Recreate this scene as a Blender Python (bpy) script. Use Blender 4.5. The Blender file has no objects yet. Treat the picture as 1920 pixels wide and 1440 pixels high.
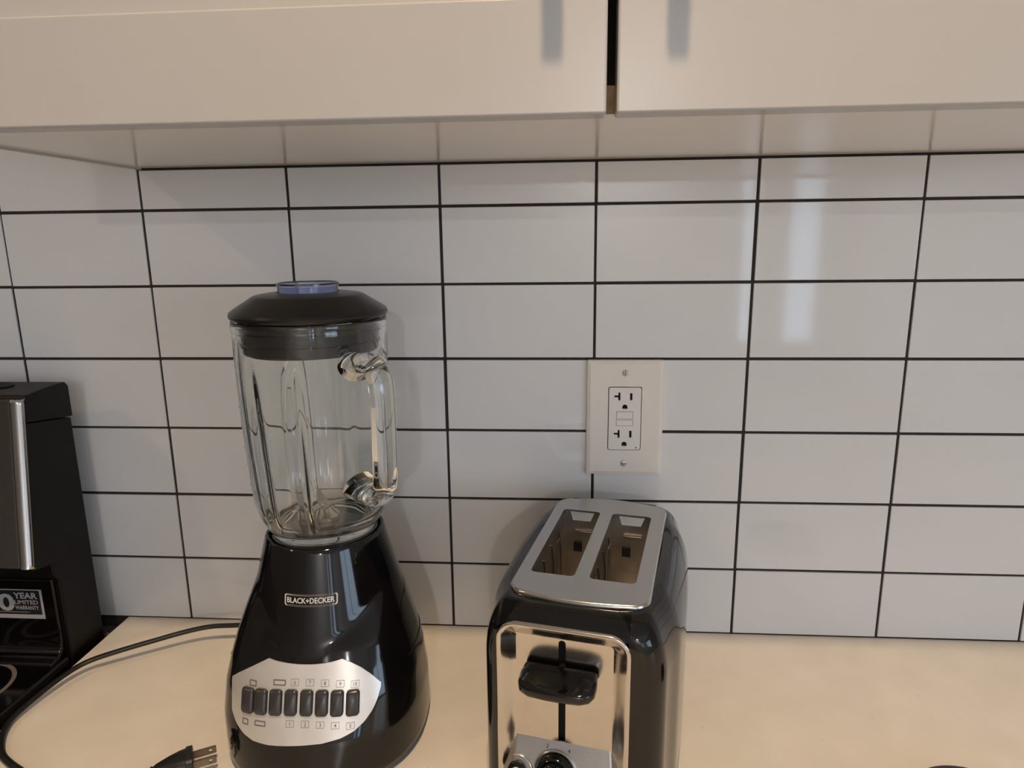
import bpy, bmesh, math, random
from mathutils import Vector, Matrix, Euler
from mathutils.geometry import tessellate_polygon

random.seed(7)
S = 0.001            # all builder coordinates are millimetres
H = 915.0            # worktop height above the floor; builder z = 0 is the worktop
scene = bpy.context.scene
col = scene.collection

# ------------------------------------------------------------------ camera
FPX = 1290.0
cam_d = bpy.data.cameras.new('camera')
cam_d.sensor_fit = 'HORIZONTAL'
cam_d.sensor_width = 36.0
cam_d.lens = 36.0 * FPX / 1920.0
cam_d.clip_start = 0.01
cam = bpy.data.objects.new('camera', cam_d)
cam.location = (0.43152, -0.70166, (435.55 + H) * S)
cam.rotation_euler = Euler((math.radians(77.7503), math.radians(0.6968), math.radians(4.0478)), 'XYZ')
col.objects.link(cam)
scene.camera = cam

# ------------------------------------------------------------------ world, exposure
scene.view_settings.view_transform = 'Standard'
scene.view_settings.look = 'None'
scene.view_settings.gamma = 1.0
scene.view_settings.use_curve_mapping = False
scene.view_settings.exposure = 0.0
world = bpy.data.worlds.new('daylight')
scene.world = world
world.use_nodes = True
world.node_tree.nodes['Background'].inputs[0].default_value = (0.62, 0.76, 1.0, 1)
world.node_tree.nodes['Background'].inputs[1].default_value = 1.0
scene.cycles.max_bounces = 14
scene.cycles.transmission_bounces = 12
scene.cycles.glossy_bounces = 6
scene.cycles.sample_clamp_indirect = 6.0

WARM = (1.0, 0.73, 0.455)
COOL = (0.62, 0.80, 1.0)
NEUTRAL = (0.96, 0.95, 0.97)
LAMPS = [(-1155, -1000, 4.6), (445, -800, 8.8), (-600, -5400, 4.0), (900, -5400, 66.0)]  # last entry is a fill lamp added to brighten the tiles
CEIL = 1500.0
P_SIDE_WINDOW = 22.0
P_FAR_WINDOW = 9.0
P_FAR_SLIM = 3.0


def area(name, loc, rot, sx, sy, power, color, shape='RECTANGLE', spread=180):
    l = bpy.data.lights.new(name, 'AREA')
    l.shape = shape
    l.size = sx * S
    if shape in ('RECTANGLE', 'ELLIPSE'):
        l.size_y = sy * S
    l.energy = power
    l.color = color
    l.spread = math.radians(spread)
    o = bpy.data.objects.new(name, l)
    o.location = (loc[0] * S, loc[1] * S, (loc[2] + H) * S)
    o.rotation_euler = rot
    col.objects.link(o)
    return o


# daylight coming in through the three window openings
area('daylight_side_window', (3240, -2750, 520), (0, math.radians(90), 0), 1080, 1660, P_SIDE_WINDOW, COOL)
area('daylight_far_window', (2690, -6040, 180), (math.radians(-90), 0, math.radians(180)), 290, 1540, P_FAR_WINDOW, COOL)
area('daylight_far_slim_window', (2180, -6040, 180), (math.radians(-90), 0, math.radians(180)), 120, 1540, P_FAR_SLIM, COOL)


# ------------------------------------------------------------------ materials
MATS = {}


def mat(name, rgb, rough=0.5, metal=0.0, coat=0.0, spec=0.5, var=0.0, vscale=60.0, bump=0.0, bscale=200.0,
        trans=0.0, ior=1.5, stretch=None):
    if name in MATS:
        return MATS[name]
    m = bpy.data.materials.new(name)
    m.use_nodes = True
    nt = m.node_tree
    b = nt.nodes['Principled BSDF']
    b.inputs['Base Color'].default_value = (*rgb, 1)
    b.inputs['Roughness'].default_value = rough
    b.inputs['Metallic'].default_value = metal
    b.inputs['IOR'].default_value = ior
    b.inputs['Coat Weight'].default_value = coat
    b.inputs['Coat Roughness'].default_value = 0.04
    b.inputs['Specular IOR Level'].default_value = spec
    b.inputs['Transmission Weight'].default_value = trans
    if var > 0 or bump > 0:
        tc = nt.nodes.new('ShaderNodeTexCoord')
        mp = nt.nodes.new('ShaderNodeMapping')
        if stretch:
            mp.inputs['Scale'].default_value = stretch
        nt.links.new(tc.outputs['Object'], mp.inputs['Vector'])
    if var > 0:
        n = nt.nodes.new('ShaderNodeTexNoise')
        n.inputs['Scale'].default_value = vscale
        n.inputs['Detail'].default_value = 3
        nt.links.new(mp.outputs['Vector'], n.inputs['Vector'])
        r = nt.nodes.new('ShaderNodeValToRGB')
        r.color_ramp.elements[0].position = 0.3
        r.color_ramp.elements[1].position = 0.7
        r.color_ramp.elements[0].color = (*[c * (1 - var) for c in rgb], 1)
        r.color_ramp.elements[1].color = (*[min(1, c * (1 + var)) for c in rgb], 1)
        nt.links.new(n.outputs['Fac'], r.inputs['Fac'])
        nt.links.new(r.outputs['Color'], b.inputs['Base Color'])
    if bump > 0:
        n2 = nt.nodes.new('ShaderNodeTexNoise')
        n2.inputs['Scale'].default_value = bscale
        n2.inputs['Detail'].default_value = 2
        nt.links.new(mp.outputs['Vector'], n2.inputs['Vector'])
        bp = nt.nodes.new('ShaderNodeBump')
        bp.inputs['Strength'].default_value = bump
        bp.inputs['Distance'].default_value = 0.001
        nt.links.new(n2.outputs['Fac'], bp.inputs['Height'])
        nt.links.new(bp.outputs['Normal'], b.inputs['Normal'])
    MATS[name] = m
    return m


M_TILE = mat('glazed_tile', (0.78, 0.78, 0.78), 0.06, var=0.01, vscale=10)
M_GROUT = mat('charcoal_grout', (0.030, 0.024, 0.022), 0.85, var=0.25, vscale=300)
M_PAINT = mat('wall_paint', (0.80, 0.79, 0.77), 0.6, var=0.03, vscale=4)
M_PAINTL = mat('wall_paint_dimming', (0.26, 0.23, 0.20), 0.6, var=0.03, vscale=4)  # dark tone picked to dim the tiles on the left
M_CEIL = mat('ceiling_paint', (0.85, 0.84, 0.83), 0.7, var=0.02, vscale=4)
M_FLOOR = mat('floor_boards', (0.42, 0.34, 0.26), 0.4, var=0.25, vscale=6, stretch=(1, 8, 1))
M_CAB = mat('white_cabinet_paint', (0.49, 0.475, 0.465), 0.26, var=0.015, vscale=9, bump=0.03, bscale=160)
M_CABIN = mat('cabinet_inside', (0.12, 0.08, 0.05), 0.6, var=0.2, vscale=30)
M_EDGE = mat('raw_board_edge', (0.11, 0.08, 0.05), 0.7, var=0.4, vscale=120)
M_CABBOT = mat('cabinet_melamine', (0.86, 0.83, 0.78), 0.17, var=0.01, vscale=9)
M_NICKEL = mat('brushed_nickel', (0.55, 0.54, 0.52), 0.3, metal=1.0, var=0.05, vscale=300, stretch=(8, 8, 0.3))
M_BLACK = mat('gloss_black_plastic', (0.0045, 0.0042, 0.0042), 0.075, spec=0.5, var=0.2, vscale=20)
M_BLACKM = mat('satin_black_plastic', (0.010, 0.009, 0.009), 0.38, var=0.15, vscale=60)
M_BLACKR = mat('black_rubber', (0.0045, 0.004, 0.0038), 0.42, var=0.15, vscale=60)
M_LID = mat('black_lid_plastic', (0.005, 0.0045, 0.0045), 0.30, var=0.15, vscale=60)
M_GREYB = mat('grey_button_plastic', (0.035, 0.032, 0.032), 0.28, var=0.1, vscale=60)
M_SILV = mat('silver_panel', (0.72, 0.69, 0.66), 0.36, metal=0.6, var=0.03, vscale=90)
M_STEEL = mat('brushed_steel', (0.56, 0.55, 0.54), 0.24, metal=1.0, var=0.05, vscale=180, stretch=(1, 1, 14))
M_STEELD = mat('toaster_top_steel', (0.50, 0.50, 0.50), 0.34, metal=1.0, var=0.04, vscale=180, stretch=(1, 14, 1))
M_PRESS = mat('pressed_steel', (0.62, 0.58, 0.54), 0.16, metal=1.0, var=0.03, vscale=120)
M_INSIDE = mat('slot_liner_steel', (0.58, 0.54, 0.50), 0.42, metal=1.0, var=0.2, vscale=40)
M_WIRE = mat('chrome_wire', (0.6, 0.58, 0.55), 0.2, metal=1.0, var=0.05, vscale=90)
M_VOID = mat('dark_opening', (0.004, 0.003, 0.003), 0.8, var=0.2, vscale=60)
M_PRINTW = mat('white_print', (0.62, 0.60, 0.58), 0.45, var=0.02, vscale=80)
M_PRINTG = mat('grey_print', (0.16, 0.14, 0.13), 0.5, var=0.05, vscale=80)
M_PRINTB = mat('black_print', (0.02, 0.02, 0.02), 0.5, var=0.05, vscale=80)
M_OUTLET = mat('almond_plastic', (0.86, 0.80, 0.73), 0.3, var=0.01, vscale=40)
M_OUTLETF = mat('white_device_plastic', (0.86, 0.82, 0.77), 0.28, var=0.01, vscale=40)
M_SCREW = mat('painted_screw', (0.6, 0.59, 0.57), 0.3, metal=0.3, var=0.03, vscale=90)
M_RANGE = mat('range_black_enamel', (0.002, 0.0017, 0.0017), 0.10, var=0.2, vscale=30)
M_RANGES = mat('range_black_side', (0.0025, 0.002, 0.0018), 0.45, spec=0.25, var=0.2, vscale=30)
M_RSTEEL = mat('range_steel_dark_reflection', (0.15, 0.135, 0.125), 0.25, metal=1.0, var=0.06, vscale=120, stretch=(14, 1, 1))  # dark base puts the panel's dark reflection into the colour
M_STICK = mat('dark_sticker', (0.012, 0.012, 0.016), 0.35, var=0.1, vscale=60)
M_STICKS = mat('sticker_silver', (0.42, 0.41, 0.42), 0.35, metal=0.2, var=0.05, vscale=60)
M_BRASS = mat('prong_brass', (0.26, 0.21, 0.16), 0.38, metal=1.0, var=0.08, vscale=90)
M_FRAMEW = mat('white_window_frame', (0.7, 0.7, 0.7), 0.4, var=0.02, vscale=20)
M_SLAT = mat('blind_slat', (0.72, 0.73, 0.76), 0.5, var=0.02, vscale=20)
M_SHADE = mat('lamp_trim', (0.8, 0.79, 0.77), 0.4, var=0.02, vscale=20)


def quartz():
    m = bpy.data.materials.new('cream_quartz')
    m.use_nodes = True
    nt = m.node_tree
    b = nt.nodes['Principled BSDF']
    tc = nt.nodes.new('ShaderNodeTexCoord')
    base = (0.80, 0.74, 0.66, 1)
    v = nt.nodes.new('ShaderNodeTexVoronoi')
    v.inputs['Scale'].default_value = 75
    nt.links.new(tc.outputs['Object'], v.inputs['Vector'])
    r = nt.nodes.new('ShaderNodeValToRGB')
    r.color_ramp.elements[0].position = 0.0
    r.color_ramp.elements[0].color = (1, 1, 1, 1)
    r.color_ramp.elements[1].position = 0.10
    r.color_ramp.elements[1].color = (0, 0, 0, 1)
    nt.links.new(v.outputs['Distance'], r.inputs['Fac'])
    n = nt.nodes.new('ShaderNodeTexNoise')
    n.inputs['Scale'].default_value = 22
    n.inputs['Detail'].default_value = 4
    nt.links.new(tc.outputs['Object'], n.inputs['Vector'])
    r2 = nt.nodes.new('ShaderNodeValToRGB')
    r2.color_ramp.elements[0].position = 0.35
    r2.color_ramp.elements[0].color = (base[0] * 0.96, base[1] * 0.96, base[2] * 0.95, 1)
    r2.color_ramp.elements[1].position = 0.7
    r2.color_ramp.elements[1].color = (base[0] * 1.03, base[1] * 1.03, base[2] * 1.03, 1)
    nt.links.new(n.outputs['Fac'], r2.inputs['Fac'])
    n3 = nt.nodes.new('ShaderNodeTexNoise')
    n3.inputs['Scale'].default_value = 90
    nt.links.new(tc.outputs['Object'], n3.inputs['Vector'])
    r3 = nt.nodes.new('ShaderNodeValToRGB')
    r3.color_ramp.elements[0].position = 0.44
    r3.color_ramp.elements[0].color = (0, 0, 0, 1)
    r3.color_ramp.elements[1].position = 0.62
    r3.color_ramp.elements[1].color = (0.9, 0.9, 0.9, 1)
    nt.links.new(n3.outputs['Fac'], r3.inputs['Fac'])
    mu = nt.nodes.new('ShaderNodeMath')
    mu.operation = 'MULTIPLY'
    nt.links.new(r.outputs['Color'], mu.inputs[0])
    nt.links.new(r3.outputs['Color'], mu.inputs[1])
    mx = nt.nodes.new('ShaderNodeMix')
    mx.data_type = 'RGBA'
    nt.links.new(mu.outputs[0], mx.inputs['Factor'])
    nt.links.new(r2.outputs['Color'], mx.inputs['A'])
    mx.inputs['B'].default_value = (0.50, 0.43, 0.36, 1)
    nt.links.new(mx.outputs['Result'], b.inputs['Base Color'])
    b.inputs['Roughness'].default_value = 0.30
    return m


def glass(name, rgb, rough=0.0, ior=1.5):
    m = bpy.data.materials.new(name)
    m.use_nodes = True
    nt = m.node_tree
    b = nt.nodes['Principled BSDF']
    b.inputs['Base Color'].default_value = (*rgb, 1)
    b.inputs['Transmission Weight'].default_value = 1.0
    b.inputs['Roughness'].default_value = rough
    b.inputs['IOR'].default_value = ior
    n = nt.nodes.new('ShaderNodeTexNoise')
    n.inputs['Scale'].default_value = 30
    tc = nt.nodes.new('ShaderNodeTexCoord')
    nt.links.new(tc.outputs['Object'], n.inputs['Vector'])
    bp = nt.nodes.new('ShaderNodeBump')
    bp.inputs['Strength'].default_value = 0.05
    bp.inputs['Distance'].default_value = 0.001
    nt.links.new(n.outputs['Fac'], bp.inputs['Height'])
    nt.links.new(bp.outputs['Normal'], b.inputs['Normal'])
    return m


M_QUARTZ = quartz()
M_GLASS = glass('jar_glass', (0.978, 0.996, 0.986))
M_CAP = glass('clear_blue_plastic', (0.54, 0.60, 0.80), 0.12, 1.45)


# ------------------------------------------------------------------ mesh builder
class MB:
    def __init__(self):
        self.v = []
        self.f = []

    def add(self, vs, fs):
        n = len(self.v)
        self.v += [tuple(p) for p in vs]
        self.f += [tuple(i + n for i in f) for f in fs]
        return self

    def box(self, x0, x1, y0, y1, z0, z1):
        vs = [(x, y, z) for z in (z0, z1) for y in (y0, y1) for x in (x0, x1)]
        return self.add(vs, [(0, 2, 3, 1), (4, 5, 7, 6), (0, 1, 5, 4), (2, 6, 7, 3), (0, 4, 6, 2), (1, 3, 7, 5)])

    def lathe(self, prof, n=64, c=(0, 0), cap0=False, cap1=False, th0=0.0):
        vs, fs = [], []
        for r, z in prof:
            for i in range(n):
                a = 2 * math.pi * i / n + th0
                vs.append((c[0] + r * math.cos(a), c[1] + r * math.sin(a), z))
        k = len(prof)
        for j in range(k - 1):
            for i in range(n):
                i2 = (i + 1) % n
                fs.append((j * n + i, j * n + i2, (j + 1) * n + i2, (j + 1) * n + i))
        if cap0:
            fs.append(tuple(reversed(range(n))))
        if cap1:
            fs.append(tuple((k - 1) * n + i for i in range(n)))
        return self.add(vs, fs)

    def loft(self, rings, close=True, cap0=False, cap1=False):
        n = len(rings[0])
        vs = [p for r in rings for p in r]
        fs = []
        for j in range(len(rings) - 1):
            for i in range(n if close else n - 1):
                i2 = (i + 1) % n
                fs.append((j * n + i, j * n + i2, (j + 1) * n + i2, (j + 1) * n + i))
        if cap0:
            fs.append(tuple(reversed(range(n))))
        if cap1:
            fs.append(tuple((len(rings) - 1) * n + i for i in range(n)))
        return self.add(vs, fs)

    def tube(self, pts, r, n=10, ry=None, up=(0, 0, 1), caps=True):
        pts = [Vector(p) for p in pts]
        rings = []
        up = Vector(up)
        for i, p in enumerate(pts):
            t = (pts[min(i + 1, len(pts) - 1)] - pts[max(i - 1, 0)]).normalized()
            s = t.cross(up)
            if s.length < 1e-4:
                s = t.cross(Vector((1, 0, 0)))
            s.normalize()
            u = s.cross(t).normalized()
            rr = r[i] if isinstance(r, (list, tuple)) else r
            r2 = (ry[i] if isinstance(ry, (list, tuple)) else ry) if ry is not None else rr
            rings.append([p + s * (rr * math.cos(2 * math.pi * k / n)) + u * (r2 * math.sin(2 * math.pi * k / n)) for k in range(n)])
        return self.loft(rings, True, caps, caps)

    def plate(self, outer, holes, fn, d0, d1):
        """2D outline with holes, extruded between depths d0 and d1; fn(a, b, d) -> xyz"""
        loops = [outer] + list(holes)
        tris = tessellate_polygon([[Vector((a, b, 0)) for a, b in l] for l in loops])
        flat = [p for l in loops for p in l]
        n = len(flat)
        vs = [fn(a, b, d1) for a, b in flat] + [fn(a, b, d0) for a, b in flat]
        fs = [tuple(t) for t in tris] + [tuple(i + n for i in reversed(t)) for t in tris]
        k = 0
        for l in loops:
            m = len(l)
            for i in range(m):
                a, b = k + i, k + (i + 1) % m
                fs.append((a, b, b + n, a + n))
            k += m
        return self.add(vs, fs)

    def build(self, name, m, parent=None, smooth=None, bevel=0, seg=2, world=False, wn=False):
        me = bpy.data.meshes.new(name)
        dz = H if (world or parent is None) else 0
        me.from_pydata([(x * S, y * S, (z + dz) * S) for x, y, z in self.v], [], self.f)
        bm = bmesh.new()
        bm.from_mesh(me)
        bmesh.ops.remove_doubles(bm, verts=bm.verts, dist=1e-6)
        if bevel:
            ed = [e for e in bm.edges if len(e.link_faces) == 2 and e.calc_face_angle(0) > math.radians(35)]
            bmesh.ops.bevel(bm, geom=ed, offset=bevel * S, segments=seg, profile=0.5, affect='EDGES', clamp_overlap=True)
        bmesh.ops.recalc_face_normals(bm, faces=bm.faces)
        if smooth is not None:
            for f in bm.faces:
                f.smooth = True
            for e in bm.edges:
                e.smooth = not (len(e.link_faces) == 2 and e.calc_face_angle(0) > math.radians(smooth))
        bm.to_mesh(me)
        bm.free()
        me.materials.append(m)
        o = bpy.data.objects.new(name, me)
        col.objects.link(o)
        if parent is not None:
            o.parent = parent
        if (bevel and smooth is not None) or wn:
            w = o.modifiers.new('weighted_normals', 'WEIGHTED_NORMAL')
            w.keep_sharp = True
            w.weight = 100
        return o


def empty(name, loc, rz=0.0):
    o = bpy.data.objects.new(name, None)
    o.empty_display_size = 0.05
    o.location = (loc[0] * S, loc[1] * S, (loc[2] + H) * S)
    o.rotation_euler = (0, 0, rz)
    col.objects.link(o)
    return o


def tag(o, label=None, cat=None, group=None, kind=None):
    if label:
        o['label'] = label
    if cat:
        o['category'] = cat
    if group:
        o['group'] = group
    if kind:
        o['kind'] = kind
    return o


def rrect(x0, x1, y0, y1, r, n=6):
    out = []
    for cx, cy, a0 in ((x1 - r, y0 + r, -90), (x1 - r, y1 - r, 0), (x0 + r, y1 - r, 90), (x0 + r, y0 + r, 180)):
        for i in range(n + 1):
            a = math.radians(a0 + 90 * i / n)
            out.append((cx + r * math.cos(a), cy + r * math.sin(a)))
    return out


def circle(cx, cy, r, n=24):
    return [(cx + r * math.cos(2 * math.pi * i / n), cy + r * math.sin(2 * math.pi * i / n)) for i in range(n)]


def lerp(z, t):
    if z <= t[0][0]:
        return t[0][1]
    for (a, b), (c, d) in zip(t, t[1:]):
        if z <= c:
            return b + (d - b) * (z - a) / (c - a)
    return t[-1][1]


def spline(pts, n=8):
    """Catmull-Rom through pts"""
    P = [Vector(p) for p in pts]
    P = [P[0] * 2 - P[1]] + P + [P[-1] * 2 - P[-2]]
    out = []
    for i in range(1, len(P) - 2):
        a, b, c, d = P[i - 1:i + 3]
        for k in range(n):
            t = k / n
            out.append(0.5 * ((2 * b) + (c - a) * t + (2 * a - 5 * b + 4 * c - d) * t * t + (3 * b - a - 3 * c + d) * t ** 3))
    out.append(P[-2])
    return out


def text_geo(s, size, bold=0.0):
    """flat text triangles centred on the origin: (verts2d, faces); size = cap height in mm"""
    cu = bpy.data.curves.new('print', 'FONT')
    cu.body = s
    cu.size = 1.0
    cu.align_x = 'CENTER'
    cu.align_y = 'CENTER'
    cu.offset = bold
    cu.resolution_u = 3
    o = bpy.data.objects.new('print', cu)
    col.objects.link(o)
    bpy.context.view_layer.update()
    me = bpy.data.meshes.new_from_object(o.evaluated_get(bpy.context.evaluated_depsgraph_get()))
    v = [(p.co.x, p.co.y) for p in me.vertices]
    f = [tuple(p.vertices) for p in me.polygons]
    bpy.data.objects.remove(o)
    bpy.data.curves.remove(cu)
    bpy.data.meshes.remove(me)
    ys = [b for a, b in v]
    xs = [a for a, b in v]
    k = size / (max(ys) - min(ys))
    cx, cy = (max(xs) + min(xs)) / 2, (max(ys) + min(ys)) / 2
    return [((a - cx) * k, (b - cy) * k) for a, b in v], f


# ------------------------------------------------------------------ the room shell
PX, PZ, G = 155.0, 77.36, 2.7        # tile pitch and joint width
ROOM = (-1700.0, 3200.0, -6000.0)


def struct(o):
    o['kind'] = 'structure'
    return o


struct(MB().box(ROOM[0] - 60, ROOM[1] + 60, ROOM[2] - 60, 120, -H - 60, -H).build('floor', M_FLOOR))
struct(MB().box(ROOM[0] - 60, ROOM[1] + 60, ROOM[2] - 60, 120, CEIL, CEIL + 60).build('ceiling', M_CEIL))
wall_back = struct(MB().box(ROOM[0] - 60, ROOM[1] + 60, 9, 120, -H, CEIL).build('wall_back', M_PAINT))
struct(MB().box(ROOM[0] - 60, ROOM[0], ROOM[2], 9, -H, CEIL).build('wall_left', M_PAINTL))  # unseen wall, pulled in and darkened to dim the left tiles
# right wall with one wide window opening
wr = MB()
wr.box(ROOM[1], ROOM[1] + 60, ROOM[2], -3600, -H, CEIL)
wr.box(ROOM[1], ROOM[1] + 60, -1900, 9, -H, CEIL)
wr.box(ROOM[1], ROOM[1] + 60, -3600, -1900, -H, -40)
wr.box(ROOM[1], ROOM[1] + 60, -3600, -1900, 1080, CEIL)
struct(wr.build('wall_right', M_PAINT))
# far wall behind the camera with two slim glazed openings
wf = MB()
Y0, Y1 = ROOM[2] - 60, ROOM[2]
FW = [(2120, 2240), (2550, 2840)]
FZ = (-600, 960)

wf.box(ROOM[0], FW[0][0], Y0, Y1, -H, CEIL)
wf.box(FW[0][1], FW[1][0], Y0, Y1, -H, CEIL)
wf.box(FW[1][1], ROOM[1], Y0, Y1, -H, CEIL)
for a, b in FW:
    wf.box(a, b, Y0, Y1, -H, FZ[0])
    wf.box(a, b, Y0, Y1, FZ[1], CEIL)
struct(wf.build('wall_front', M_PAINT))


def frame_box(m, a0, a1, z0, z1, w, fn):
    for r in ((a0, a0 + w, z0, z1), (a1 - w, a1, z0, z1), (a0 + w, a1 - w, z0, z0 + w), (a0 + w, a1 - w, z1 - w, z1)):
        fn(m, *r)


win = MB()
frame_box(win, -3600, -1900, -40, 1080, 45, lambda m, a, b, c, d: m.box(ROOM[1] + 5, ROOM[1] + 45, a, b, c, d))
win.box(ROOM[1] + 5, ROOM[1] + 45, -2770, -2730, 5, 1035)
w1 = struct(win.build('window_1', M_FRAMEW))
for k, (a, b) in enumerate(FW):
    win = MB()
    frame_box(win, a, b, FZ[0], FZ[1], 14, lambda m, x0, x1, c, d: m.box(x0, x1, Y0 + 10, Y1 - 5, c, d))
    wk = struct(win.build('window_%d' % (k + 2), M_FRAMEW))
    if k == 1:
        first = None
        nz = 40
        for i in range(nz):
            z = FZ[0] + 40 + (FZ[1] - FZ[0] - 60) * i / nz
            if first is None:
                first = MB().add([(a + 16, Y0 + 22, -7), (b - 16, Y0 + 22, -7), (b - 16, Y0 + 34, 7), (a + 16, Y0 + 34, 7),
                                  (a + 16, Y0 + 21, -6), (b - 16, Y0 + 21, -6), (b - 16, Y0 + 33, 8), (a + 16, Y0 + 33, 8)],
                                 [(0, 1, 2, 3), (7, 6, 5, 4), (0, 4, 5, 1), (1, 5, 6, 2), (2, 6, 7, 3), (3, 7, 4, 0)]).build('blind_slat', M_SLAT, wk)
                first.location.z = (z + H) * S
            else:
                c = first.copy()
                col.objects.link(c)
                c.location.z = (z + H) * S

# ------------------------------------------------------------------ tiled splashback
MB().box(-620, 1240, 1.6, 9, -14, 545).build('grout_bed', M_GROUT, wall_back, world=True)


def tile_mesh(w, h):
    return MB().box(-w / 2, w / 2, 0, 7.5, -h / 2, h / 2)


tile_cache = {}


def tile(cx, cz, w, h):
    key = (round(w, 1), round(h, 1))
    if key not in tile_cache:
        o = tile_mesh(w, h).build('tile', M_TILE, wall_back, smooth=30, bevel=0.8, seg=2)
        tile_cache[key] = o
    else:
        o = tile_cache[key].copy()
        col.objects.link(o)
    o.location = (cx * S, random.uniform(-0.25, 0.25) * S, (cz + H) * S)
    o.rotation_euler = (math.radians(random.gauss(0, 0.06)), 0, math.radians(random.gauss(0, 0.06)))
    return o


Z_TOP = 506.0
for c in range(-4, 8):
    x0, x1 = c * PX + G / 2, (c + 1) * PX - G / 2
    if c == 5:
        x1 = 924.0 - G / 2
    if c >= 6:
        x0, x1 = x0 - 6, x1 - 6
    for r in range(6):
        z0, z1 = r * PZ + G / 2, (r + 1) * PZ - G / 2
        jx, jz = random.uniform(-0.3, 0.3), random.uniform(-0.25, 0.25)
        tile((x0 + x1) / 2 + jx, (z0 + z1) / 2 + jz, x1 - x0, z1 - z0)
    z0 = 6 * PZ + G / 2
    z1 = 7 * PZ - G / 2 if c < 0 else Z_TOP - 2.2
    tile((x0 + x1) / 2, (z0 + z1) / 2, x1 - x0, z1 - z0)

# ------------------------------------------------------------------ worktop and base unit
top = MB().box(-78, 1500, -640, 1.5, -30, 0).build('worktop', M_QUARTZ, bevel=1.2, seg=2)
tag(top, 'cream speckled stone worktop running along the tiled wall', 'worktop')
bc = empty('base_cabinet', (711, -300, -H))
tag(bc, 'white base cabinet under the cream worktop', 'cabinet')
MB().box(-788, 788, -285, 305, 100, H - 30.5).build('body', M_CAB, bc)
MB().box(-780, 780, -235, 300, 0, 99.5).build('toe_kick', M_CABIN, bc)
for k in range(3):
    d = MB().box(-782 + 523 * k, -782 + 518 + 523 * k, -305, -285.5, 106, H - 40).build('door', M_CAB, bc, bevel=1.5)

# ------------------------------------------------------------------ wall cabinet
YB, ZB, ZD = -257.0, 506.0, 503.4
wc = empty('wall_cabinet', (460, 0, 506))
tag(wc, 'white two-door wall cabinet hung above the tiled splashback', 'cabinet')
b = MB()
HC = 760
b.box(-458, -440, YB, 0, 0.6, HC)
b.box(440, 458, YB, 0, 0.6, HC)
b.box(-440, 440, YB, 0, HC - 18, HC)
b.box(-440, 440, -8, 0, 0.6, HC - 18)
b.build('body', M_CAB, wc)
MB().box(-456, 456, YB, YB + 1.9, 0.4, 16).build('raw_edge', M_EDGE, wc)
MB().box(-458, 458, YB + 2, 0, 0, 16).build('bottom_panel', M_CABBOT, wc, bevel=0.6, seg=1)
MB().box(-458, -455.2, YB, 0, -1.8, -0.02).build('edge_band', M_CAB, wc)
MB().box(-440, 440, -230, -12, 300, 316).build('shelf', M_CABIN, wc)
MB().box(-440, 440, YB + 4, -9, 16, 17).build('lining', M_CABIN, wc)
for s, (xa, xb) in ((-1, (-459.5, -2.9)), (1, (2.9, 459.5))):
    yf, yb = -276.0, YB - 0.4
    d = MB().box(xa + 50, xb - 50, yf + 8, yb - 1, 60, HC - 65).build('door', M_CAB, wc)
    MB().box(xa, xb, yf, yb, ZD - 506, 60.5).build('rail', M_CAB, d, bevel=1.6, seg=3, smooth=40)
    MB().box(xa, xb, yf, yb, HC - 66, HC - 3).build('rail', M_CAB, d, bevel=1.6, seg=3, smooth=40)
    MB().box(xa, xa + 62, yf, yb, 60.5, HC - 66).build('stile', M_CAB, d, bevel=1.0, seg=2, smooth=40)
    MB().box(xb - 62, xb, yf, yb, 60.5, HC - 66).build('stile', M_CAB, d, bevel=1.0, seg=2, smooth=40)
    hx = -33 if s < 0 else 33
    h = MB()
    h.loft([[(hx + x, yf - 34 + y, z) for x, y in rrect(-5.6, 5.6, -4.5, 4.5, 1.6, 3)] for z in (96, 256)], True, True, True)
    for z in (122, 230):
        h.tube([(hx, yf - 32, z), (hx, yf, z)], 4.2, 12)
    h.build('handle', M_NICKEL, d, smooth=50)


# ------------------------------------------------------------------ ceiling lamps
for k, (x, y, p) in enumerate(LAMPS):
    t = empty('ceiling_lamp', (x, y, CEIL))
    tag(t, ['recessed warm ceiling lamp above the range side', 'recessed warm ceiling lamp in front of the wall cabinet',
            'recessed warm ceiling lamp far behind, range side', 'added recessed fill lamp far behind, window side'][k], 'lamp', 'recessed ceiling lamps')
    MB().lathe([(88, 0), (88, -4), (70, -6), (62, -2), (62, 0)], 40).build('trim_ring', M_SHADE, t, smooth=40)
    l = area('lamp_light', (0, 0, 0), (0, 0, 0), 64 if y > -3000 else 120, 120, p, WARM if y > -3000 else NEUTRAL, 'DISK', 130 if k == 1 else 180)
    l.parent = t
    l.location = (0, 0, -0.008)

# ------------------------------------------------------------------ power outlet
out = empty('power_outlet', (497.0, 0, 247.6))
tag(out, 'almond wall outlet with two sockets on the white tiles above the toaster', 'outlet')
pl = MB()
fnp = lambda a, b, d: (a, -d, b)
ow, oh = 39.4, 61.4
dv = rrect(-17.2, 17.2, -34, 34, 2.2)
pl.plate(rrect(-ow, ow, -oh, oh, 2.0), [dv], fnp, 0.3, 3.2)
# sloping rim
rim = [rrect(-ow, ow, -oh, oh, 2.0), rrect(-ow + 0.6, ow - 0.6, -oh + 0.6, oh - 0.6, 2.0), rrect(-ow + 4, ow - 4, -oh + 4, oh - 4, 2.0)]
pl = MB()
pl.loft([[(a, -d, b) for a, b in ring] for ring, d in zip([rim[0], rim[0], rim[1], rim[2]], (0.2, 3.2, 4.6, 6.0))])
pl.plate(rim[2], [dv], fnp, 3.0, 6.0)
pl.build('cover_plate', M_OUTLET, out)
MB().box(-17.15, 17.15, -3.0, 0.5, -33.9, 33.9).build('device_well', M_VOID, out)
holes = []


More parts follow.
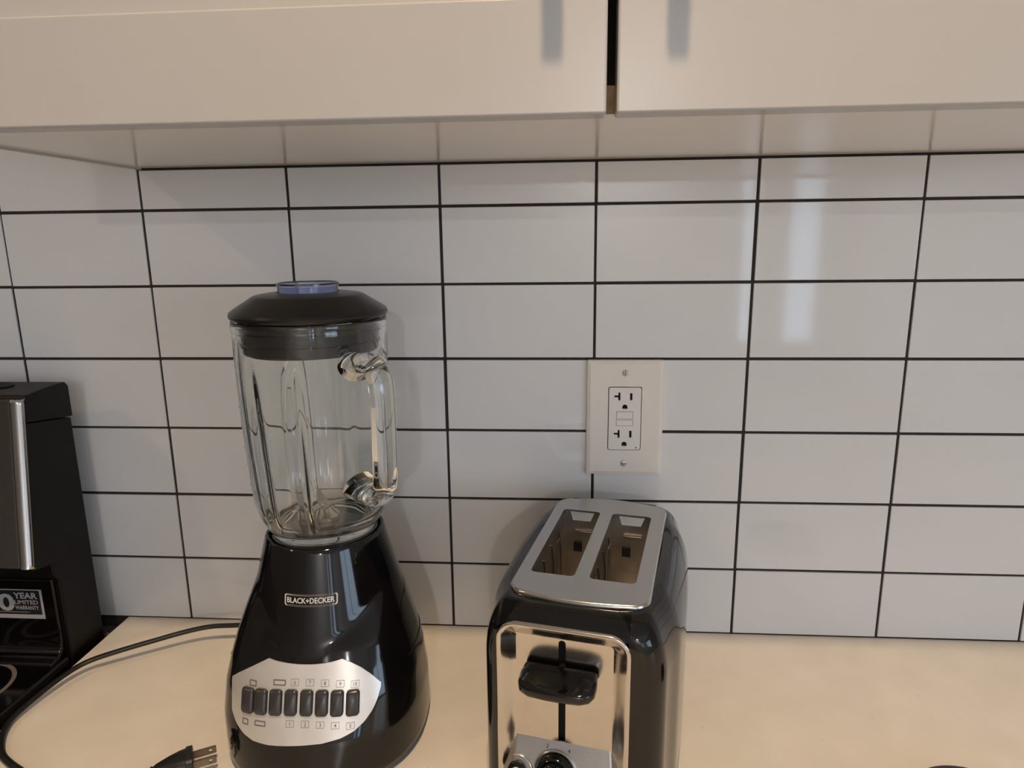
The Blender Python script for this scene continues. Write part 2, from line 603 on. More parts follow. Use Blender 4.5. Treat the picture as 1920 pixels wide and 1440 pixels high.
def socket(cz):
    hs = [[(-9.6, cz + 8.5), (-6.9, cz + 8.5), (-6.9, cz + 11.5), (-4.8, cz + 11.5), (-4.8, cz + 2.9), (-6.9, cz + 2.9), (-6.9, cz + 6.2), (-9.6, cz + 6.2)]]
    hs[0] = [(a - 1.3 if a < -9 else a, z) for a, z in hs[0]]
    hs.append([(5.0, cz + 3.2), (7.5, cz + 3.2), (7.5, cz + 10.8), (5.0, cz + 10.8)])
    arc = [(2.7 * math.cos(math.radians(t)), cz - 4.0 + 2.9 * math.sin(math.radians(t))) for t in range(0, 181, 20)]
    hs.append([(2.7, cz - 6.0)] + arc + [(-2.7, cz - 6.0)])
    return hs


fo = rrect(-16.4, 16.4, -33.2, 33.2, 1.8)
MB().plate(fo, socket(16.5) + socket(-23.5) + [circle(12.2, -31, 0.75, 10)], fnp, 3.2, 6.6).build('device_face', M_OUTLETF, out)
MB().plate(rrect(-8.2, 8.2, 0.6, 7.6, 0.5), [], fnp, 6.4, 7.3).build('reset_button', M_OUTLETF, out, bevel=0.3, seg=1)
MB().plate(rrect(-8.2, 8.2, -7.2, -1.2, 0.5), [], fnp, 6.4, 7.0).build('test_button', M_OUTLETF, out, bevel=0.3, seg=1)
for ra, rb in ((0.2, 8.0), (-7.6, -0.8)):
    MB().plate(rrect(-8.7, 8.7, ra, rb, 0.6), [rrect(-8.3, 8.3, ra + 0.4, rb - 0.4, 0.5)], fnp, 6.55, 6.7).build('gap_shade_outline', M_PRINTG, out)  # grey outline painted in for the shade of the gap round each button
for cz, ang in ((48.4, 84), (-48.4, 4)):
    s_ = MB()
    s_.lathe([(3.4, 0), (3.4, 0.5), (2.6, 1.1), (0.01, 1.25)], 20)
    o = s_.build('screw', M_SCREW, out, smooth=40)
    o.rotation_euler = (math.radians(90), 0, 0)
    o.location = (0, -6.0 * S, cz * S)
    g = MB().box(-2.9, 2.9, -0.35, 0.35, 1.0, 1.35).build('screw_slot', M_PRINTG, o)
    g.rotation_euler = (0, 0, math.radians(ang))

# ------------------------------------------------------------------ electric range at the left
rg = empty('electric_range', (-468, -340, -H))
tag(rg, 'black and stainless electric range left of the worktop', 'range')
X1 = 382.0            # local right side  (world -86)
XL = -382.0
YO = 340.0            # world y = local y - 340


def ry(y):
    return y + YO


MB().box(XL, X1, ry(-640), ry(-26), 30, H - 22).build('body', M_RANGES, rg, bevel=3)
for sx in (XL + 30, X1 - 60):
    MB().box(sx, sx + 30, ry(-600), ry(-560), 0, 30).build('foot', M_BLACKR, rg)
MB().box(XL + 8, X1 - 8, ry(-664), ry(-640.5), 250, H - 130).build('oven_door', M_RANGE, rg, bevel=4)
# side profile of the back guard: (y, z above worktop)


def xprism(prof, xa, xb):
    m = MB()
    n = len(prof)
    m.add([(xa, ry(y), z + H) for y, z in prof] + [(xb, ry(y), z + H) for y, z in prof],
          [tuple(range(n)), tuple(reversed(range(n, 2 * n)))] + [(i, i + n, (i + 1) % n + n, (i + 1) % n) for i in range(n)])
    return m


xprism([(-30, -20), (-30, 252), (-94, 262), (-112, 116), (-88, 112), (-88, 98), (-82, 90), (-82, -20)], XL + 1.5, X1 - 1.5).build('backguard', M_RANGES, rg, bevel=1.5)
cap = [(-29, 253), (-29, 286), (-33, 291), (-60, 291), (-86, 289), (-90, 284), (-94, 263)]
xprism(cap, XL, X1).build('top_cap', M_RANGES, rg, bevel=1.5, smooth=40)
v = MB()
v.lathe([(20, 0), (20, 1.5), (15, 1.5), (14, 0.5)], 32, cap1=True)
o = v.build('vent', M_VOID, rg, smooth=40)
o.scale = (2.0, 0.75, 1)
o.location = ((X1 - 78) * S, ry(-57) * S, (291 + H) * S)


def slope(x, z, d):
    """point on the sloping front of the back guard"""
    t = (z - 116) / (286 - 116)
    y = -112 + (-90 + 112) * t
    return (x, ry(y) - d, z + H)


# stainless panel coloured dark, rolled edge bright, to paint in their reflections
zprof = ((119, -1.5), (120.5, 0.6), (124, 0), (200, 0), (281, 0), (284, 0.6), (286, -1.5))
pn = MB()
pn.loft([[slope(x, z, d + e) for z, e in zprof] for x, d in ((X1 - 13.5, 2.6), (X1 - 16, 3.2), (XL + 16, 3.2), (XL + 13.5, 2.6))], close=False)
spn = pn.build('steel_panel', M_RSTEEL, rg, smooth=35)
for sx, xe in ((1, X1), (-1, XL)):
    MB().loft([[slope(xe - sx * x, z, d + e) for z, e in zprof] for x, d in ((0.4, 0.2), (0.8, 2.2), (3, 4.4), (6.5, 5.4), (10, 4.8), (13, 3.4), (14, 2.0))], close=False).build('rolled_edge', M_STEEL, spn, smooth=50)
# recessed gloss black apron below the panel, curving out to the cooktop
ap = xprism([(-80, 92), (-84, 94), (-86, 91), (-86, 24), (-88, 14), (-94, 9), (-104, 7), (-104, 2), (-80, 2)], XL + 6, X1 - 7)
ap.build('apron', M_RANGE, rg, bevel=2.5, seg=3, smooth=35)
MB().box(XL + 2, X1 - 2, ry(-652), ry(-84), H - 22, H + 5).build('cooktop', M_RANGE, rg, bevel=3, seg=3, smooth=40)
for bx, by, br in ((219, -142, 41), (-188, -190, 92), (188, -470, 105), (-188, -470, 78)):
    for k, rr in enumerate((br, br * 0.62)):
        MB().plate(circle(0, 0, rr, 64), [circle(0, 0, rr - 4.0, 64)], lambda a, b, d: (a + bx + (96 if bx > 0 else -96), ry(by) + b, d + H), 5.05, 5.25).build('burner_ring', M_PRINTG, rg)
# warranty sticker on the apron
st = MB().plate(rrect(-191, -105.5, 48, 82, 0.6, 2), [], lambda a, b, d: (a + 468, ry(-86) - d, b + H), 0.1, 0.35).build('sticker', M_STICK, rg)
fst = lambda a, b, d: (a + 468, ry(-86) - d, b + H)
MB().plate(rrect(-190.6, -106, 48.4, 81.6, 0.5, 2), [rrect(-189.4, -108.6, 53, 80.6, 0.5, 2)], fst, 0.35, 0.5).build('border', M_STICKS, st)


def flat_text(s, size, cx, cz, name, m, parent, fn, d, bold=0.0, width=None):
    v, f = text_geo(s, size, bold)
    k = 1.0
    if width:
        w = max(a for a, b in v) - min(a for a, b in v)
        k = width / w
    mb = MB()
    mb.add([fn(cx + a * k, cz + b, d) for a, b in v], f)
    return mb.build(name, m, parent)


flat_text('10', 20, -152.5, 66.5, 'lettering', M_STICKS, st, fst, 0.5, 0.03, 30)
flat_text('YEAR', 7, -124.5, 74.5, 'lettering', M_STICKS, st, fst, 0.5, 0.03, 26)
flat_text('LIMITED', 4.6, -124.5, 67, 'lettering', M_STICKS, st, fst, 0.5, 0.02, 26)
flat_text('WARRANTY', 4.6, -124.5, 60.8, 'lettering', M_STICKS, st, fst, 0.5, 0.02, 26)
MB().plate(rrect(-186, -122, 55.2, 56.2, 0.2, 2), [], fst, 0.35, 0.5).build('print_line', M_PRINTG, st)

# ------------------------------------------------------------------ blender
BPHI = math.radians(2.5)
BX, BY = 222.6, -143.0
bl = empty('blender', (BX, BY, 0), BPHI)
tag(bl, 'black countertop blender with a glass jar and silver button panel', 'blender')
CONE = [(0, 40), (70, 62), (100, 72.5), (108, 71), (148, 60.5), (182, 51.5), (190, 49)]
FR = [(0, 103), (12, 104), (20, 102.5), (40, 98), (70, 86.5), (88, 79), (108, 70), (125, 58), (145, 45), (190, 20)]
WD = [(0, 85), (10, 87), (20, 87), (45, 86.5), (70, 83), (90, 78.5), (108, 73), (125, 67.5), (145, 60), (165, 48), (190, 30)]
OF = [(0, 14), (20, 14), (70, 10), (108, 6), (145, 0), (190, 0)]


def brad(th, z):
    c = lerp(z, CONE)
    o = lerp(z, OF)
    d = lerp(z, FR) - o
    w = lerp(z, WD)
    n = 2.4 + 0.6 * max(0.0, min(1.0, (z - 15) / 55.0)) if math.cos(th) > 0 else 2.3
    s, co = math.sin(th), math.cos(th)
    lo, hi = 0.0, 160.0
    for _ in range(26):
        m = (lo + hi) / 2
        if abs(m * s / w) ** n + abs((m * co - o) / d) ** n < 1:
            lo = m
        else:
            hi = m
    k = 1.5
    h = max(k - abs(c - lo), 0) / k
    return max(c, lo) + h * h * k * 0.25


def bsurf(x, z, off=0.0):
    """point of the housing front at local x and height z, lifted by off"""
    r = brad(0, z)
    th = 0.0
    for _ in range(14):
        th = math.asin(max(-0.98, min(0.98, x / r)))
        r = brad(th, z)
    # numeric normal
    p = Vector((r * math.sin(th), -r * math.cos(th), z))
    if off == 0:
        return tuple(p)
    e = 0.02
    r2 = brad(th + e, z)
    a = Vector((r2 * math.sin(th + e), -r2 * math.cos(th + e), z)) - p
    r3 = brad(th, z + 2)
    b = Vector((r3 * math.sin(th), -r3 * math.cos(th), z + 2)) - p
    n = a.cross(b).normalized()
    if n.y > 0:
        n = -n
    return tuple(p + n * off)


hs = MB()
NT = 120
zs = [3, 4, 6, 9] + [12 + 3.2 * i for i in range(53)] + [180.5, 182]
rings = []
for z in zs:
    ins = {3: 4.0, 4: 2.2, 6: 0.8}.get(z, 0.0)
    rings.append([((brad(2 * math.pi * i / NT, z) - ins) * math.sin(2 * math.pi * i / NT), -(brad(2 * math.pi * i / NT, z) - ins) * math.cos(2 * math.pi * i / NT), z) for i in range(NT)])
for r, z in ((50.8, 183.4), (50.0, 184.2), (49.0, 184.4), (48.0, 184.0), (47.4, 182.6), (47.0, 172)):
    rings.append([(r * math.sin(2 * math.pi * i / NT), -r * math.cos(2 * math.pi * i / NT), z) for i in range(NT)])
hs.loft(rings, True, True, True)
hs.build('housing', M_BLACK, bl, smooth=22)
sm = MB()
sm.tube([((brad(t, 84) + 0.1) * math.sin(t), -(brad(t, 84) + 0.1) * math.cos(t), 84) for t in [math.radians(62 + 4 * i) for i in range(60)]], 0.55, 6)
sm.build('seam', M_VOID, bl)
for t in (40, 140, 220, 320):
    a = math.radians(t)
    MB().lathe([(8, 0), (9, 1), (9, 3.4)], 20, (64 * math.sin(a), -64 * math.cos(a)), True, True).build('foot', M_BLACKR, bl)

# silver control panel wrapped on the housing
TOP = [(-65, 80), (-58, 85.5), (-49, 91), (-38, 97), (-31, 100.5), (-24, 99), (-15, 97.8), (-6, 97.1), (0, 97), (6, 97.1), (14, 97.7), (22, 98.9), (29, 100.5), (36, 97.5), (44, 93), (52, 86.5), (59, 79)]
BOT = [(-65, 77), (-64.7, 66), (-63, 57), (-58, 49.5), (-50, 44), (-41, 40.8), (-28, 39.6), (-14, 39.8), (0, 40.4), (15, 41.6), (30, 44.6), (40, 48.5), (48, 54.5), (54, 62), (57.5, 70), (59, 76)]
NX, NZ = 62, 12
xs = [-65 + 124 * i / NX for i in range(NX + 1)]
pm = MB()
for layer, off in enumerate((1.1,)):
    rows = []
    for x in xs:
        zt, zb = lerp(x, TOP), lerp(x, BOT)
        rows.append([bsurf(x, zb, 0.0)] + [bsurf(x, zb + (zt - zb) * j / NZ, off) for j in range(NZ + 1)] + [bsurf(x, zt, 0.0)])
    pm.loft(rows, close=False)
pm.build('control_panel', M_SILV, bl, smooth=30)
tag(bl.children[-1], 'silver control panel')
# eight grey rocker buttons
BTX = [-46.2, -34.8, -22.6, -10.2, 2.4, 14.6, 26.6, 38.6]
for bx in BTX:
    m = MB()
    rings = []
    for off, ins in ((0.6, 0.0), (3.2, 0.0), (4.2, 0.5), (4.9, 1.5)):
        o2 = rrect(-5.1 + ins, 5.1 - ins, -9.2 + ins * 1.8, 9.2 - ins * 1.8, 2.6 - ins * 0.6, 4)
        rings.append([bsurf(bx + a, 70.6 - 0.9 * (abs(bx + 6) / 45) ** 2 * 1.5 + c, off) for a, c in o2])
    m.loft(rings, True, False, True)
    m.build('button', M_GREYB, bl, smooth=40)


def bmap(off):
    return lambda a, b, d: bsurf(a, b, off + d)


def dense(loop, step=2.0):
    out = []
    for (a, b), (c, d) in zip(loop, loop[1:] + loop[:1]):
        n = max(1, int(math.hypot(c - a, d - b) / step))
        for i in range(n):
            out.append((a + (c - a) * i / n, b + (d - b) * i / n))
    return out


panel = [o for o in bl.children if o.name.startswith('control_panel')][0]


def chip(cx, cz, w, h, txt, dark):
    loop = dense(rrect(cx - w / 2, cx + w / 2, cz - h / 2, cz + h / 2, 0.3, 1))
    t = 1.0 if dark else 0.28
    hole = dense(rrect(cx - w / 2 + t, cx + w / 2 - t, cz - h / 2 + t, cz + h / 2 - t, 0.2, 1))
    MB().plate(loop, [hole], bmap(1.1), 0.0, 0.12).build('print_box', M_PRINTG, panel)
    if txt:
        v, f = text_geo(txt, h * 0.56, 0.01)
        MB().add([bsurf(cx + a, cz + b, 1.25) for a, b in v], f).build('print_digit', M_PRINTG, panel)


for x, t in ((-8.0, '6'), (4.2, '7'), (16.4, '8'), (28.4, '9'), (39.8, '10')):
    chip(x, 84.6 - 0.0012 * (x + 6) ** 2, 6.4, 5.0, t, False)
for x, t in ((-10.6, '1'), (1.6, '2'), (13.8, '3'), (25.6, '4'), (37.2, '5')):
    chip(x, 55.4 - 0.0014 * (x + 6) ** 2, 6.4, 5.0, t, False)
chip(-43.2, 81.8, 6.4, 4.6, '', True)
chip(-20.6, 84.2, 10.4, 4.4, '', True)
chip(-48.6, 53.4, 5.6, 4.8, '', True)
chip(-35.4, 54.2, 9.4, 4.2, '', True)
# brand badge
ZL = 145.6
MB().plate(dense(rrect(-19.4, 23.8, ZL - 4.6, ZL + 4.6, 1.8, 4)), [dense(rrect(-18.5, 22.9, ZL - 3.7, ZL + 3.7, 1.2, 4))], bmap(0.05), 0.0, 0.2).build('badge_frame', M_PRINTW, bl)
v, f = text_geo('BLACK+DECKER', 4.4, 0.022)
w = max(a for a, b in v) - min(a for a, b in v)
MB().add([bsurf(2.2 + a * 39.0 / w, ZL + b, 0.2) for a, b in v], f).build('badge_lettering', M_PRINTW, bl)

# glass jar: outer wall, ribbed inner wall, thick floor
OUT = [(24, 186.5), (36, 186.2), (39.5, 184.5), (41, 181), (41.4, 176), (42.2, 174.6), (44.4, 174.6), (45.4, 176.5), (45.5, 179), (45.5, 186), (46.5, 189), (50, 195), (53.2, 202), (56, 212), (57.6, 222), (59.4, 250), (60.8, 274), (61.8, 310), (62.3, 337), (62.3, 360), (62.8, 364), (62.8, 369), (62, 370.5)]
INN = [(60.4, 370.5), (59.2, 368), (58.8, 360), (58.2, 337), (57.6, 310), (56.4, 274), (54.6, 250), (52.4, 222), (49.5, 208), (45, 199), (38, 194), (24, 192)]


def densify(p, n=3):
    return [tuple(q) for q in (((v.x, v.y)) for v in spline([(a, b, 0) for a, b in p], n))]


NJ = 144
rings = []
for r, z in densify(OUT):
    rings.append([(r * math.cos(2 * math.pi * i / NJ), r * math.sin(2 * math.pi * i / NJ), z) for i in range(NJ)])
RIBS = [math.radians(a) for a in (200, 236, 272, 20, 74, 130)]
for r, z in densify(INN):
    ring = []
    amp = 4.2 * max(0.0, min(1.0, (345 - z) / 60.0)) * max(0.0, min(1.0, (z - 193) / 8.0))
    for i in range(NJ):
        a = 2 * math.pi * i / NJ
        bump = 0.0
        for q in RIBS:
            dd = (a - q + math.pi) % (2 * math.pi) - math.pi
            bump += math.exp(-(dd / 0.085) ** 2)
        rr = r - amp * bump
        ring.append((rr * math.cos(a), rr * math.sin(a), z))
    rings.append(ring)
jm = MB()
jm.loft(rings, True, True, True)
jar = jm.build('jar', M_GLASS, bl, smooth=60)
tag(jar, 'clear ribbed glass jar')
# handle: a glass loop pointing right of the front
HA = math.atan2(-0.636, 0.771) - BPHI
hd = Vector((math.cos(HA), math.sin(HA), 0))
hp = [(61.6, 336), (70, 340), (79, 341.5), (88, 338.5), (94, 330), (96, 317), (95.8, 290), (95, 265), (94, 251), (91, 240), (84, 233.5), (72, 232.5), (57.6, 237)]
hpts = spline([(hd.x * r, hd.y * r, z) for r, z in hp], 6)
nn = len(hpts)
hr = [10.5 + 5.0 * max(0, 1 - i / 9.0) ** 1.5 + 5.0 * max(0, 1 - (nn - 1 - i) / 9.0) ** 1.5 for i in range(nn)]
hb = MB()
side = Vector((-hd.y, hd.x, 0))
rings = []
for i, p in enumerate(hpts):
    t = (hpts[min(i + 1, nn - 1)] - hpts[max(i - 1, 0)]).normalized()
    u = side.cross(t).normalized()
    rw, rt = hr[i], 7.4 + 5.0 * max(0, 1 - i / 9.0) ** 1.5 + 5.0 * max(0, 1 - (nn - 1 - i) / 9.0) ** 1.5
    rings.append([p + side * (rw * math.cos(2 * math.pi * k / 20)) + u * (rt * math.sin(2 * math.pi * k / 20)) for k in range(20)])
hb.loft(rings, True, True, True)
hb.build('handle', M_GLASS, jar, smooth=60)
# measuring marks moulded on the far left of the jar
for k in range(7):
    z = 232 + 17 * k
    r = lerp(z, [(b, a) for a, b in OUT]) + 0.15
    a0 = math.radians(196)
    MB().tube([(r * math.cos(a0 + t), r * math.sin(a0 + t), z) for t in (0, 0.05, 0.1, 0.15)[:4 if k % 2 == 0 else 3]], 0.5, 6).build('measure_mark', M_GLASS, jar, smooth=60)
# blade set on the jar floor
bd = MB()
bd.lathe([(13, 192.3), (13, 196), (9, 199), (6, 203), (5, 207), (0.01, 208)], 32)
bd.build('blade_hub', M_STEEL, bl, smooth=40)
for k in range(4):
    a = math.radians(35 + 90 * k)
    up = 9 if k % 2 else -2
    d = Vector((math.cos(a), math.sin(a), 0))
    n = Vector((-d.y, d.x, 0))
    p = [d * 4 + Vector((0, 0, 204)) - n * 5, d * 4 + Vector((0, 0, 204)) + n * 5, d * 16 + Vector((0, 0, 205)) + n * 5, d * 27 + Vector((0, 0, 205 + up)) - n * 1, d * 16 + Vector((0, 0, 205)) - n * 5]
    q = [w + Vector((0, 0, 1.4)) for w in p]
    MB().add(p + q, [(0, 1, 2, 3, 4), (9, 8, 7, 6, 5)] + [(i, (i + 1) % 5, (i + 1) % 5 + 5, i + 5) for i in range(5)]).build('blade', M_STEEL, bl)
MB().lathe([(0.01, 184.6), (34, 184.6), (39.6, 182), (40.2, 176), (40.2, 172.4)], 64).build('drive_coupling', M_BLACKM, bl, smooth=40)
MB().lathe([(42, 172.6), (46.4, 172.6), (46.4, 177), (46.0, 177.2), (46.0, 173.6), (42, 173.6)], 64).build('gasket', M_BLACKR, bl, smooth=40)

# lid with its ribbed skirt inside the jar and the clear measuring cap
ld = MB()
ld.lathe([(24, 371.2), (60, 371.2), (62.5, 371.6), (63.6, 373.2), (63.8, 375), (63.0, 377), (60, 379.2), (45.2, 388.6), (44, 389.2), (42.6, 389.7), (34, 391.0), (27, 391.8), (25.2, 391.8), (25.0, 388), (23, 387)], 96)
lid = ld.build('lid', M_LID, bl, smooth=18)
sk = MB()
sk.lathe([(50, 371.0), (57.0, 371.0), (57.4, 369), (56.0, 368), (56.0, 363), (57.2, 362), (57.2, 360.6), (55.6, 360), (55.6, 353), (56.8, 352), (56.8, 350.6), (55.2, 350), (55.0, 345), (54.0, 343.4), (51.5, 343.4), (50.5, 346), (50, 371)], 96)
sk.build('sealing_skirt', M_BLACK, lid, smooth=28)
cp = MB()
cp.lathe([(0.01, 386.6), (23.4, 386.6), (24.0, 388), (24.4, 396), (25.2, 397.4), (25.2, 399), (24.2, 399.2), (22.8, 397.8), (22.2, 389), (0.01, 388.6)], 72)
cp.build('measuring_cap', M_CAP, lid, smooth=28)

# power cord and plug (world coordinates turned into the blender's own)
cb, sb = math.cos(BPHI), math.sin(BPHI)


def bloc(p):
    x, y = p[0] - BX, p[1] - BY
    return (cb * x + sb * y, -sb * x + cb * y, p[2])


CORD = [(170, -70, 26), (140, -44, 25), (110, -40, 23), (80, -43, 20.5), (50.4, -46.5, 20), (26.5, -55, 18.5), (-0.5, -71, 17), (-31, -90, 15), (-52, -104, 12.5), (-62.5, -121, 10.5), (-69.5, -149, 8), (-73, -176, 5.5), (-71.5, -189, 4), (-63.5, -205, 3.4), (-50, -221, 3.1), (-34, -231.5, 3.1), (-10, -243, 3.1), (30, -262, 3.2), (62, -262, 4), (85, -252, 7), (95, -244, 9)]
cd = MB()
cpts = spline([bloc(p) for p in CORD], 8)
cd.tube(cpts, 3.0, 12, ry=2.4)
cord = cd.build('power_cord', M_BLACKR, bl, smooth=60)
pa, pb_ = Vector(bloc((94, -244.5, 9.5))), Vector(bloc((126, -227.5, 10)))
ax = (pb_ - pa).normalized()
pg = MB()
prof = [(0, 3.0, 3.0), (2, 4.2, 4.0), (3.5, 3.4, 3.4), (5, 4.6, 4.2), (6.5, 3.8, 3.6), (8, 5.0, 4.6), (11, 6.0, 5.4), (18, 8.6, 7.0), (26, 10.6, 8.4), (31, 11.2, 8.8), (31.4, 12.8, 9.4), (36, 12.8, 9.4), (36.3, 12.2, 8.8)]
sd = Vector((-ax.y, ax.x, 0)).normalized()
rings = []
for t, rw, rh in prof:
    c = pa + ax * t
    rings.append([c + sd * (rw * math.copysign(abs(math.cos(2 * math.pi * k / 24)) ** 0.7, math.cos(2 * math.pi * k / 24))) + Vector((0, 0, 1)) * (rh * math.copysign(abs(math.sin(2 * math.pi * k / 24)) ** 0.7, math.sin(2 * math.pi * k / 24))) for k in range(24)])
pg.loft(rings, True, True, True)
plug = pg.build('plug', M_BLACKR, bl, smooth=35)
for s_ in (-1, 1):
    base = pa + ax * 36.2 + sd * (6.35 * s_)
    pr = MB()
    lp = rrect(0, 18, -3.2, 3.2, 1.2, 3)
    pr.plate(lp, [circle(13.5, 0, 1.5, 12)], lambda a, b, d: tuple(base + ax * a + Vector((0, 0, b)) + sd * d), -0.75, 0.75)
    pr.build('prong', M_BRASS, plug)

# ------------------------------------------------------------------ toaster
TA = math.radians(-12.2)
ts = empty('toaster', (461.5, -160.8, 0), TA)
tag(ts, 'black two-slot toaster with a steel front panel', 'toaster')
YF, YR, WS = -112.0, 116.0, 76.0


def tring(z, ix, iy, n=28):
    """plan outline of the shell with bowed sides, inset by ix / iy"""
    ys0, ys1 = YF + iy, YR - iy
    rc = 17.0
    pts = []

    def hw(y):
        t = (y - 4) / 116.0
        return WS - ix - 8.5 * t * t
    # front from left to right
    h0 = hw(ys0) - 1
    for x in [-h0 + rc * 0.8, -51.0, -40, -20, 0, 20, 32, 41.0, h0 - rc]:
        pts.append((x, ys0 - 1.2 * (1 - (x / 60) ** 2) * 0, z))
    for i in range(1, 7):
        a = math.radians(-90 + 90 * i / 7)
        pts.append((h0 - rc + rc * math.cos(a), ys0 + rc + rc * math.sin(a), z))
    for i in range(n + 1):
        y = ys0 + rc + (ys1 - ys0 - 2 * rc) * i / n
        b = hw(y) - hw(ys0 + rc) * 0
        e = (1 - abs(2 * i / n - 1)) 
        pts.append((h0 + (b - h0) * min(1, e * 3), y, z))
    for i in range(1, 7):
        a = math.radians(0 + 90 * i / 7)
        pts.append((h0 - rc + rc * math.cos(a), ys1 - rc + rc * math.sin(a), z))
    for x in [h0 - rc, 40, 20, 0, -20, -40, -h0 + rc]:
        pts.append((x, ys1 + 5 * (1 - (x / h0) ** 2), z))
    for i in range(1, 7):
        a = math.radians(90 + 90 * i / 7)
        pts.append((-h0 + rc + rc * math.cos(a), ys1 - rc + rc * math.sin(a), z))
    for i in range(n + 1):
        y = ys1 - rc - (ys1 - ys0 - 2 * rc) * i / n
        b = hw(y)
        e = (1 - abs(2 * i / n - 1))
        pts.append((-(h0 + (b - h0) * min(1, e * 3)), y, z))
    for i in range(1, 7):
        a = math.radians(180 + 90 * i / 7)
        pts.append((-h0 + rc + rc * math.cos(a), ys0 + rc + rc * math.sin(a), z))
    return pts


rings = []
for z, ix, iy in ((6, 4, 4), (7, 2, 2), (10, 0.5, 0.5), (16, 0, 0), (20, 0, 0)):
    rings.append(tring(z, ix, iy))
for z in (50, 80, 100, 115, 125, 132):
    rings.append(tring(z, 0, 0))
for i in range(1, 19):
    t = 1 - (1 - i / 18.0) ** 1.6
    z = 163.0 if i == 9 else 132 + 45 * t
    ix = 20.0 * (1 - math.sqrt(max(0, 1 - ((z - 132) / 45 * 0.985) ** 2)))
    tt = max(0.0, (z - 158) / 19.0)
    iy = 14.0 * (1 - math.sqrt(max(0, 1 - (tt * 0.985) ** 2)))
    rings.append(tring(z, ix, iy))
rings.append(tring(177.2, 20.5, 14))
rings.append(tring(177.0, 23.0, 17))
rings.append(tring(174.0, 24.5, 19))
bd = MB()
bd.loft(rings, True, True, False)
# open the front where the pressed panel sits
keep = []
for f in bd.f:
    c = [sum(bd.v[i][k] for i in f) / len(f) for k in range(3)]
    if len(f) == 4 and c[1] < YF + 8 and -51.2 < c[0] < 41.1 and 15.5 < c[2] < 162.9:
        continue
    keep.append(f)
bd.f = keep
bd.build('shell', M_BLACK, ts, smooth=25)
for sx in (-52, 52):
    for sy in (-80, 84):
        MB().lathe([(7, 0), (8, 1), (8, 6.5)], 18, (sx, sy), True, True).build('foot', M_BLACKR, ts)
# steel top plate with two bread slots


def plate_outline(i=0.0):
    out = []
    w, r = 52.5 - i, 15.0
    yf, yb = -88.0 + i, 92.0 - i
    for k in range(13):
        x = -w + r + (2 * w - 2 * r) * k / 12
        out.append((x, yf - 7.5 * (1 - (x / w) ** 2)))
    e = yf - 7.5 * (1 - ((w - r) / w) ** 2)
    for k in range(1, 8):
        a = math.radians(-82 + 82 * k / 7)
        out.append((w - r + r * math.cos(a), e + r + r * math.sin(a)))
    e2 = yb + 12 * (1 - ((w - r) / w) ** 2)
    for k in range(0, 8):
        a = math.radians(78 * k / 7)
        out.append((w - r + r * math.cos(a), e2 - r + r * math.sin(a)))
    for k in range(13):
        x = w - r - (2 * w - 2 * r) * k / 12
        out.append((x, yb + 12 * (1 - (x / w) ** 2)))
    for k in range(1, 8):
        a = math.radians(102 + 78 * k / 7)
        out.append((-w + r + r * math.cos(a), e2 - r + r * math.sin(a)))
    for k in range(0, 7):
        a = math.radians(180 + 82 * k / 7)
        out.append((-w + r + r * math.cos(a), e + r + r * math.sin(a)))
    return out


SL = [(-42.0, -7.4), (4.0, 39.4)]
SY0, SY1 = -60.0, 68.5
pt = MB()
hol = [rrect(a, b, SY0, SY1, 4.0, 4) for a, b in SL]
fz = lambda a, b, d: (a, b, d)
pt.plate(plate_outline(1.6), hol, fz, 176.0, 180.0)
pt.build('top_plate', M_STEELD, ts, smooth=30)
rim_ = MB()
rim_.loft([[(a, b, z) for a, b in plate_outline(i)] for i, z in ((0.6, 174), (0.0, 176), (0.2, 178.6), (0.9, 179.8), (1.7, 180.05))])
rim_.build('plate_rim', M_WIRE, ts, smooth=60)
for a, b in SL:
    w0, w1, y0, y1, zb, zt = a - 1.5, b + 1.5, SY0 - 1.5, SY1 + 1.5, 55, 176
    ln = MB()
    ln.add([(w0, y0, zb), (w1, y0, zb), (w1, y1, zb), (w0, y1, zb), (w0, y0, zt), (w1, y0, zt), (w1, y1, zt), (w0, y1, zt)],
           [(0, 1, 2, 3), (0, 4, 5, 1), (1, 5, 6, 2), (2, 6, 7, 3), (3, 7, 4, 0)])
    lin = ln.build('slot_liner', M_INSIDE, ts)
    # end flap at the back, bent down into the slot
    fl = MB()
    fl.add([(a + 6, SY1 - 0.5, 178), (b - 6, SY1 - 0.5, 178), (b - 9, SY1 - 3.5, 171), (a + 9, SY1 - 3.5, 171),
            (a + 6, SY1 + 0.5, 178), (b - 6, SY1 + 0.5, 178), (b - 9, SY1 - 2.5, 171), (a + 9, SY1 - 2.5, 171)],
           [(0, 1, 2, 3), (7, 6, 5, 4), (0, 4, 5, 1), (1, 5, 6, 2), (2, 6, 7, 3), (3, 7, 4, 0)])
    fl.build('slot_flap', M_STEELD, lin)
    MB().box(a + 10, b - 8, SY1 - 0.6, SY1 + 1.2, 158.5, 160.5).build('slot_rib', M_WIRE, lin, bevel=0.5)
    MB().box(a + 9, a + 17, SY1 - 0.4, SY1 + 1.2, 138, 147).build('rivet_window', M_VOID, lin)
    MB().box(b - 6.5, b - 3.5, SY1 - 0.4, SY1 + 1.2, 80, 136).build('carriage_slit', M_VOID, lin)
    MB().box(a + 10, b - 10, SY0 + 6, SY1 - 6, 84, 86).build('bread_carriage', M_INSIDE, lin)
    for sx in (a + 1.2, b - 1.2):
        for yy in (-44, -14, 16, 46):
            MB().tube([(sx, yy, 60), (sx, yy, 150), (sx - math.copysign(3, sx - (a + b) / 2) * -0.6, yy, 166)], 0.8, 8).build('guard_wire', M_WIRE, lin, smooth=60)
    for yy in (30,):
        MB().box(a + 2.2, a + 3.0, yy - 6, yy + 6, 62, 165).build('element_strip', M_STEELD, lin)

